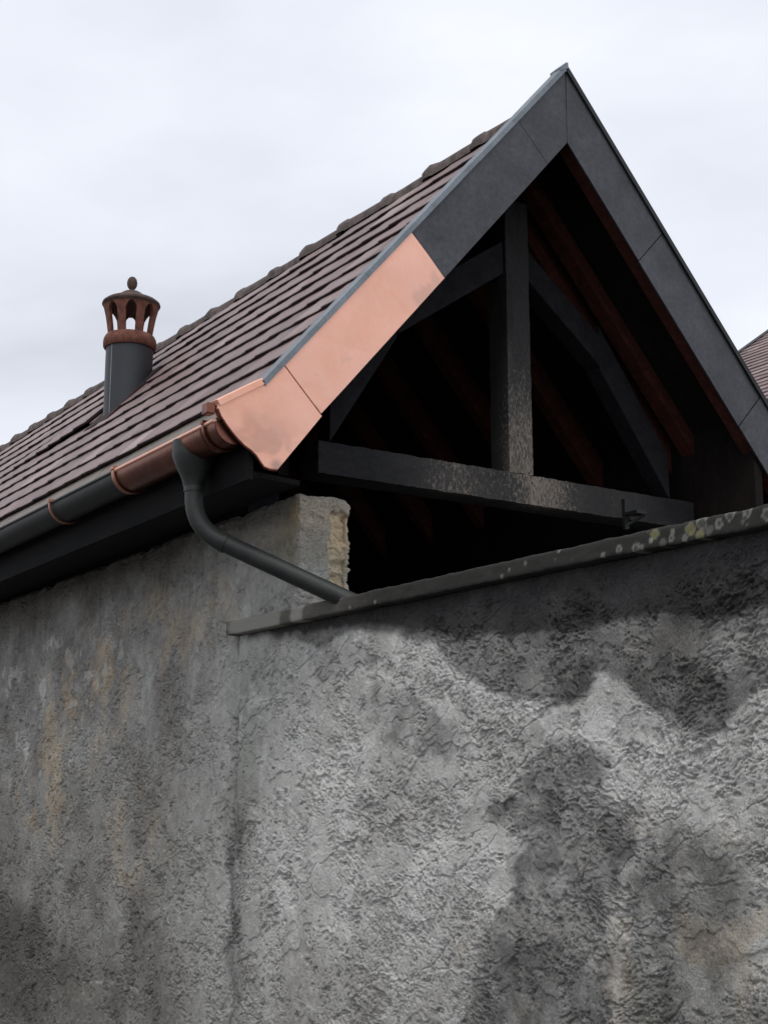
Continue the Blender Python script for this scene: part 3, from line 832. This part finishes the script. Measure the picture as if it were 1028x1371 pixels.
# funnel outlet
MB().lathe([(.0, .0), (.046, .0), (.049, .012), (.052, .03), (.064, .06), (.084, .10), (.100, .14), (.104, .165), (.104, .222), (.0, .222)], (-1.985, .405, 3.105), 28).build('outlet_funnel', M_PIPE, pipe, smooth=40)
def collar(a, b, r=.0465, m=M_PIPE):
    MB().tube([a, b], r, 24).build('pipe_collar', m, pipe, smooth=40)
dj = (Vector(E1) - Vector(J)).normalized(); q0 = Vector(J) + dj * .15
collar(q0, q0 + dj * .022); collar((-1.985, .40, 3.088), (-1.985, .40, 3.112), .0475)

# ---- chimney flue
zb = tile_z(CHC.x)
ch = bpy.data.objects.new('chimney', None); COL.objects.link(ch); ch.parent = house; ch.location = (CHC.x, CHC.y, zb)
ch['label'] = 'round dark metal flue with red terracotta lantern cap'
FR = .178; H0 = .395       # flue radius, height of its top above the axis point on the roof
c0 = (0, 0, 0)
MB().lathe([(0, -.45), (FR, -.45), (FR, H0), (FR - .012, H0), (FR - .012, H0 - .3), (0, H0 - .3)], c0, 48).build('flue_pipe', M_FLUE, ch, smooth=40)
MB().tube([(FR * math.cos(R(200)) * 1.004, FR * math.sin(R(200)) * 1.004, -.3), (FR * math.cos(R(200)) * 1.004, FR * math.sin(R(200)) * 1.004, H0)], .004, 6).build('pipe_seam', M_CAP, ch)
MB().lathe([(FR - .03, H0 - .02), (FR + .012, H0 - .02), (FR + .022, H0 - .005), (FR + .024, H0 + .03), (FR + .020, H0 + .055), (FR + .010, H0 + .075), (FR + .004, H0 + .083), (FR - .03, H0 + .083), (FR - .03, H0 - .02)], c0, 48).build('cap_ring', M_TERRA, ch, smooth=35)
ns = 8; z0, z1 = H0 + .075, H0 + .325
sl_me = None
for k in range(ns):
    vs = []; fs = []; nr = 9; nc = 5; th = .026
    for j in range(nr):
        t = j / (nr - 1); zz = z0 + (z1 - z0) * t
        rad = FR - .010 + .030 * t + .012 * t * t
        hw = .43 * (2 * math.pi / ns) / 2 + (.57 * (2 * math.pi / ns) / 2) * (max(0, (t - .72) / .28) ** 1.7)     # widens to an arch
        for rr in (rad, rad - th):
            for i in range(nc):
                a = -hw + 2 * hw * i / (nc - 1); vs.append((rr * math.cos(a), rr * math.sin(a), zz))
    for j in range(nr - 1):
        b0, b1 = j * 2 * nc, (j + 1) * 2 * nc
        for i in range(nc - 1):
            fs += [(b0 + i, b0 + i + 1, b1 + i + 1, b1 + i), (b0 + nc + i + 1, b0 + nc + i, b1 + nc + i, b1 + nc + i + 1)]
        fs += [(b0 + nc, b0, b1, b1 + nc), (b0 + nc - 1, b0 + 2 * nc - 1, b1 + 2 * nc - 1, b1 + nc - 1)]
    if sl_me is None: sl_me = MB().add(vs, fs).mesh('slat', M_TERRA, 40)
    o = bpy.data.objects.new('slat', sl_me); COL.objects.link(o); o.parent = ch; o.rotation_euler.z = 2 * math.pi * (k + .5) / ns + R(247.2)
MB().lathe([(0, z1 - .015), (FR + .02, z1 - .018), (FR + .035, z1 - .004), (FR + .044, z1 + .012), (FR + .040, z1 + .026), (FR + .014, z1 + .046), (FR - .03, z1 + .066), (.09, z1 + .092), (.082, z1 + .104), (.06, z1 + .118), (.028, z1 + .128), (0, z1 + .128)], c0, 48).build('lid', M_SOOTY, ch, smooth=35)
MB().lathe([(0, z1 + .12), (.022, z1 + .12), (.017, z1 + .14), (.028, z1 + .152), (.038, z1 + .172), (.040, z1 + .196), (.034, z1 + .222), (.020, z1 + .240), (0, z1 + .246)], c0, 20).build('finial', M_SOOTY, ch, smooth=50)
# flashing plate round the flue
def on_roof(x, y, off): return Vector((x, y, tile_z(x))) + Vector((-SIN, 0, COS)) * off
fpx = [(-.93, 4.06), (-.93, 4.52), (-.52, 4.52), (-.52, 4.06)]
MB().hexa([on_roof(x, y, .004) for x, y in fpx] + [on_roof(x, y, .021) for x, y in fpx]).build('flue_flashing', M_EDGE, ch).matrix_parent_inverse = ch.matrix_world.inverted()
bpy.context.view_layer.update()
for c in ch.children:
    if c.name.startswith('flue_flashing'): c.matrix_parent_inverse = ch.matrix_world.inverted()

# ------------------------------------------------------------------ boundary wall with coping
bw = empty('boundary_wall', 'grey rendered boundary wall with damp stains under a concrete coping', 'wall', (-1.4, -1, 0))
bw['kind'] = 'thing'
bw_inv = Matrix.Translation((1.4, 1, 0))
ANG = math.atan2(.162, 3.35)
def bw_x(y): return -1.475 + (.94 - y) * math.tan(ANG)
ys = np.concatenate([np.arange(.955, .86, -.004), np.arange(.86, -2.8, -.0043)])
zs = np.arange(.58, 2.512, .0036)
YY, ZZ = np.meshgrid(ys, zs, indexing='ij')
YY = YY + sst(.4, .95, YY) * (fbm(ZZ * 3, ZZ * 0, 403, 5, .6) - .5) * .16 * sst(2.51, 2.40, ZZ)
X0 = -1.464 + (.94 - YY) * math.tan(ANG)
rel, rmask = wall_relief(5.4 - YY, ZZ, 5, .06, 1.0)
sm = sst(2.30, 2.42, ZZ + (fbm(YY * 3, ZZ * 3, 401, 3) - .5) * .25)     # smoother towards the coping
rel = rel * (1 - .55 * sm)
wob = (fbm(ZZ * 5, ZZ * 0, 403, 4) - .5) * .05
rel = rel - .022 * sst(.86, .955, YY + wob)            # left edge rounds back into the house wall
rel = rel + .004
P2 = np.stack([X0 - rel, YY, ZZ], -1)
PX, PY = img_xy(np.stack([X0, YY, ZZ], -1))
def bwp(px, py):
    c = on_x(px, py, -1.42); 
    for _ in range(4): c = on_x(px, py, bw_x(c.y))
    return c
def polyw(pts): return [(bwp(*p).y, bwp(*p).z) for p in pts]
wy = YY + (fbm(YY * 6, ZZ * 6, 411, 4) - .5) * .12; wz = ZZ + (fbm(YY * 6 + 5, ZZ * 6, 413, 4) - .5) * .09
d1 = poly_mask(wy, wz, polyw([(385, 846), (400, 858), (430, 866), (470, 848), (530, 850), (575, 862), (600, 885), (640, 915), (690, 937), (740, 942), (775, 926), (800, 905), (840, 922), (870, 948), (905, 972), (945, 985), (970, 968), (1000, 940), (1040, 915), (1100, 900), (1100, 640), (385, 700)]), .022)
d0 = poly_mask(wy, wz, polyw([(330, 856), (420, 848), (520, 842), (600, 858), (700, 853), (780, 848), (860, 838), (960, 830), (1060, 815), (1100, 650), (330, 700)]), .035)  # darkest band: damp, with the coping's shade painted into it
tone = fbm(YY * 4, ZZ * 4, 421, 4)
damp = d1 * (.54 + .26 * sst(.35, .65, tone)) ; damp = np.maximum(damp, d0 * (1.0 + .15 * (tone - .5)))
lightz = poly_mask(wy, wz, polyw([(830, 850), (1060, 838), (1060, 890), (960, 905), (840, 890)]), .05)
damp = damp - .26 * lightz * (1 - d0)
lz2 = poly_mask(wy, wz, polyw([(690, 860), (760, 855), (770, 905), (740, 935), (690, 915)]), .03); damp = damp - .16 * lz2 * (1 - d0)
wy2 = YY + (fbm(YY * 5, ZZ * 5, 431, 5, .6) - .5) * .22; wz2 = ZZ + (fbm(YY * 5 + 5, ZZ * 5, 433, 5, .6) - .5) * .2
hf = (fbm(YY * 16, ZZ * 16, 435, 4, .62) - .5) * .11; hf2 = (fbm(YY * 16 + 7, ZZ * 16, 437, 4, .62) - .5) * .11
wy2 = wy2 + hf; wz2 = wz2 + hf2
d2 = poly_mask(wy2, wz2, polyw([(735, 1000), (800, 1000), (812, 1075), (850, 1060), (846, 1130), (815, 1200), (818, 1400), (610, 1400), (640, 1290), (690, 1190), (705, 1130), (660, 1100), (705, 1030)]), .04)
d3 = poly_mask(wy2, wz2, polyw([(860, 1090), (960, 1150), (1010, 1210), (1040, 1400), (830, 1400), (820, 1240), (850, 1160)]), .08)
d4 = poly_mask(wy2, wz2, polyw([(490, 925), (540, 930), (600, 975), (612, 1010), (560, 1015), (510, 990)]), .03)
d5 = poly_mask(wy2, wz2, polyw([(400, 860), (440, 868), (500, 866), (495, 900), (420, 905)]), .02)
pat = sst(.38, .62, fbm(YY * 9, ZZ * 9, 441, 5, .6))
damp = np.maximum(damp, d2 * (.34 + .30 * pat)); damp = np.maximum(damp, d3 * (.16 + .34 * pat)); damp = np.maximum(damp, d4 * (.22 + .28 * pat)); damp = np.maximum(damp, d5 * .3)
ed = sst(.13, .01, np.abs(YY - .89 + (fbm(YY * 3, ZZ * 4, 443, 3) - .5) * .10))
damp = np.maximum(damp, .60 * ed * (.5 + .6 * pat) * sst(2.05, 1.5, ZZ))
damp = np.clip(damp, 0, 1)
pale = np.clip((.42 + .16 * sst(.9, .0, YY)) * (1 - d1) + .45 * sst(.44, .62, fbm(YY * 3.4, ZZ * 3.4, 451, 5, .62)) * sst(.95, .4, YY), 0, 1)
pale = np.maximum(pale, .85 * blobs(YY, ZZ, [(560, 885, .28, .09, 1), (620, 940, .35, .09, .8)], 453, .10, -1.42))
pale = np.clip(pale * (1 - .7 * d3) * (1 - .5 * d2), 0, 1)
dirt_shade = np.clip(.10 + (fbm(YY * 5, ZZ * 5, 455, 5, .62) - .5) * .9 + .3 * sst(1.3, .8, ZZ), 0, .8)
och = .35 * sst(.56, .7, fbm(YY * 6, ZZ * 5, 461, 4)) * np.maximum(d3, blobs(YY, ZZ, [(940, 1260, .5, .3, 1), (660, 1330, .4, .2, .7)], 463, .2, -1.42))
grn = np.clip(blobs(YY, ZZ, [(345, 1000, .14, .55, .9), (390, 1060, .25, .2, .5), (850, 1340, .08, .15, .9), (960, 1250, .4, .3, .4)], 465, .12, -1.42), 0, 1)
lime = .55 * sst(.64, .74, fbm(YY * 5.5, ZZ * 4.5, 467, 5)) * (1 - d1) * (1 - d2)
me = grid_mesh('rendered_face', P2, dict(ochre=och, pale=pale, dirt_shade=dirt_shade, damp=damp, green=grn, lime=lime), M_RENDER)
o = bpy.data.objects.new('rendered_face', me); COL.objects.link(o); o.parent = bw; o.matrix_parent_inverse = bw_inv
# core and continuation
def slant(y0, y1, x_off0, x_off1, z0_, z1_):
    return [(bw_x(y0) + x_off0, y0, z0_), (bw_x(y0) + x_off1, y0, z0_), (bw_x(y1) + x_off1, y1, z0_), (bw_x(y1) + x_off0, y1, z0_),
            (bw_x(y0) + x_off0, y0, z1_), (bw_x(y0) + x_off1, y0, z1_), (bw_x(y1) + x_off1, y1, z1_), (bw_x(y1) + x_off0, y1, z1_)]
def bwpart(name, hx, m):
    o_ = MB().hexa(hx).build(name, m, bw); o_.matrix_parent_inverse = bw_inv; return o_
bwpart('wall_core', [tuple(p) for p in slant(.36, -3.05, .075, .25, 0, 2.508)], M_RENDER)
bwpart('wall_end', [tuple(p) for p in slant(-2.80, -5.2, .0, .25, 0, 2.508)], M_RENDER)
# coping: finely divided so that pale patches and lichen sit on it
def coping():
    prof = [(.26, 2.512), (-.030, 2.512), (-.044, 2.514), (-.047, 2.519), (-.047, 2.527), (-.047, 2.536), (-.047, 2.545), (-.047, 2.554), (-.047, 2.563), (-.047, 2.571), (-.044, 2.578), (-.034, 2.582), (.0, 2.585), (.12, 2.590), (.28, 2.588), (.28, 2.515)]
    dense = []
    for (x, z), (x2, z2) in zip(prof[:-1], prof[1:]):
        dense.append((x, z))
    dense.append(prof[-1])
    ysn = np.concatenate([[.945], np.arange(.94, -3.1, -.006), [-3.3, -4.0, -5.2]])
    P = np.zeros((len(ysn), len(dense) + 1, 3))
    for j, (xo, z) in enumerate(dense + dense[:1]):
        P[:, j, 0] = -1.475 + (.94 - ysn) * math.tan(ANG) + xo; P[:, j, 1] = ysn; P[:, j, 2] = z
    Yc, Zc = P[..., 1], P[..., 2]
    jj = (fbm(Yc * 14, Zc * 30, 501, 3) - .5) * .006; jj[:, 0] = 0; jj[:, -1] = 0
    P[..., 0] += jj
    P[..., 2] += (fbm(Yc * 11, Zc * 0, 503, 3) - .5) * .008 + (fbm(Yc * 50, Zc * 40, 505, 2) - .5) * .003
    Yn = Yc + (fbm(Yc * 20, Zc * 40, 507, 3) - .5) * .06
    pale = np.maximum(poly_mask(Yn, Zc, [(.93, 2.52), (.93, 2.6), (.42, 2.6), (.46, 2.50), (.80, 2.50)], .02) * .75, poly_mask(Yn, Zc, [(.36, 2.5), (.34, 2.62), (.22, 2.62), (.27, 2.5)], .012) * .8)
    pale = np.maximum(pale, .15 * sst(.3, -.2, -Yc) * sst(-.5, .1, Yc))
    black = np.clip(sst(.25, -.55, Yc) * (.75 + .4 * (fbm(Yc * 8, Zc * 20, 509, 3))), 0, .97)
    lich = np.zeros(Yc.shape); yel = np.zeros(Yc.shape)
    r3 = random.Random(12)
    spots = [(842, 738, .012, 1), (864, 735, .016, 1), (885, 725, .010, 0), (890, 716, .018, 2), (900, 728, .016, 3), (912, 722, .010, 1), (914, 714, .006, 1), (938, 710, .021, 2), (950, 718, .018, 2), (953, 702, .022, 1), (976, 703, .015, 1), (990, 692, .018, 1), (1013, 687, .018, 1), (962, 712, .020, 3), (872, 735, .008, 1), (1008, 700, .01, 3), (930, 728, .008, 1), (820, 745, .007, 1), (1040, 690, .02, 1), (1060, 694, .02, 2)]
    for _ in range(10): spots.append((r3.uniform(480, 1060), None, r3.uniform(.0025, .006), r3.choice([1, 1, 3])))
    for px, py, rad, kind in spots:
        if py is None: c = bwp(px, 700); yc, zc = c.y, r3.uniform(2.518, 2.578)
        else: c = bwp(px, py); yc, zc = c.y, min(max(c.z, 2.525), 2.574)
        d = np.hypot(Yc - yc, Zc - zc) + (fbm(Yc * 90, Zc * 90, 511, 2) - .5) * rad * .7
        ring = sst(.0065, .002, np.abs(d - rad * .85)); fill = sst(rad, rad * .8, d)
        if kind == 1: lich = np.maximum(lich, np.maximum(ring * .42, fill * .10))
        elif kind == 2: yel = np.maximum(yel, fill * .75); lich = np.maximum(lich, ring * .25)
        elif kind == 3: lich = np.maximum(lich, fill * .2)
        else: lich = np.maximum(lich, fill * .7)
    me_ = grid_mesh('coping', P, dict(pale=pale, black=black, lichen=np.clip(lich, 0, 1), yellow=yel), M_COP)
    me_.set_sharp_from_angle(angle=R(50))
    ob = bpy.data.objects.new('coping', me_); COL.objects.link(ob); ob.parent = bw; ob.matrix_parent_inverse = bw_inv
    ob['label'] = 'dark weathered concrete coping spotted with lichen'
coping()
# closing end of the coping where it dies into the house wall
bwpart('coping_end', [tuple(p) for p in slant(.956, .944, -.043, .27, 2.516, 2.58)], M_COP)

# ------------------------------------------------------------------ neighbouring house
NA = R(34.5); NTAN = math.tan(NA)
r0 = ray(988, 474); V0 = CAM + r0 * 20.0
nb = empty('neighbouring_house', 'pale house behind with a brown tiled roof of fine rows', 'house', (V0.x, V0.y, 0))
ninv = Matrix.Translation((-V0.x, -V0.y, 0))
EX = .186
eave_x = V0.x - 2.6; ridge_x = V0.x + 3.6
nz = lambda x: V0.z + (x - V0.x) * NTAN
mb = MB(); x = eave_x; sN = Vector((-math.cos(NA), 0, -math.sin(NA)))
kk = 0
while x < ridge_x:
    x2 = x + EX * math.cos(NA); yy = V0.y - .10 + (kk % 2) * -.11
    y_ = V0.y - .06
    while y_ > V0.y - 9:
        w_ = .22 if (y_ < V0.y - .07 or kk % 2 == 0) else .11
        dz = rng.uniform(0, .004); p0 = Vector((x, 0, nz(x))); p1 = Vector((x2 + .03, 0, nz(x2 + .03)))
        nn = Vector((-math.sin(NA), 0, math.cos(NA)))
        q = [p0 + nn * -.004, p0 + nn * (.020 + dz), p1 + nn * .004, p1 + nn * -.01]
        a, b_ = y_ - w_ + .002, y_
        mb.hexa([Vector((v.x, a, v.z)) for v in (q[0], q[3], q[2], q[1])] + [Vector((v.x, b_, v.z)) for v in (q[0], q[3], q[2], q[1])])
        y_ -= w_
    x = x2; kk += 1
nr = MB().hexa([(eave_x, V0.y - 9, nz(eave_x) - .08), (ridge_x, V0.y - 9, nz(ridge_x) - .08), (ridge_x, V0.y - .05, nz(ridge_x) - .08), (eave_x, V0.y - .05, nz(eave_x) - .08),
                (eave_x, V0.y - 9, nz(eave_x) - .012), (ridge_x, V0.y - 9, nz(ridge_x) - .012), (ridge_x, V0.y - .05, nz(ridge_x) - .012), (eave_x, V0.y - .05, nz(eave_x) - .012)])
nr.hexa([(ridge_x + .002, V0.y - 9, nz(ridge_x) - .08), (2 * ridge_x - eave_x, V0.y - 9, nz(eave_x) - .08), (2 * ridge_x - eave_x, V0.y, nz(eave_x) - .08), (ridge_x + .002, V0.y, nz(ridge_x) - .08),
         (ridge_x + .002, V0.y - 9, nz(ridge_x)), (2 * ridge_x - eave_x, V0.y - 9, nz(eave_x)), (2 * ridge_x - eave_x, V0.y, nz(eave_x)), (ridge_x + .002, V0.y, nz(ridge_x))])
nro = nr.build('roof', M_TILE, nb); nro.matrix_parent_inverse = ninv
nt_ = mb.build('tile_field', M_TILE, nro); nt_['kind'] = 'stuff'; nt_.matrix_parent_inverse = Matrix.Identity(4)
nt_.matrix_parent_inverse = nro.matrix_world.inverted()
vg = MB().bar((eave_x, V0.y, nz(eave_x)), (ridge_x, V0.y, nz(ridge_x)), .06, .12, (0, 1, 0)); 
vo = vg.build('verge_board', M_GUT, nb); vo.matrix_parent_inverse = ninv
wl = MB().prism([(eave_x + .5, 0), (2 * ridge_x - eave_x - .5, 0), (2 * ridge_x - eave_x - .5, nz(eave_x) + .2), (ridge_x, nz(ridge_x) - .12), (eave_x + .5, nz(eave_x) + .2)], V0.y - 8.6, V0.y - .5)
w_ = wl.build('wall', M_PLAIN, nb); w_.matrix_parent_inverse = ninv
bpy.context.view_layer.update()
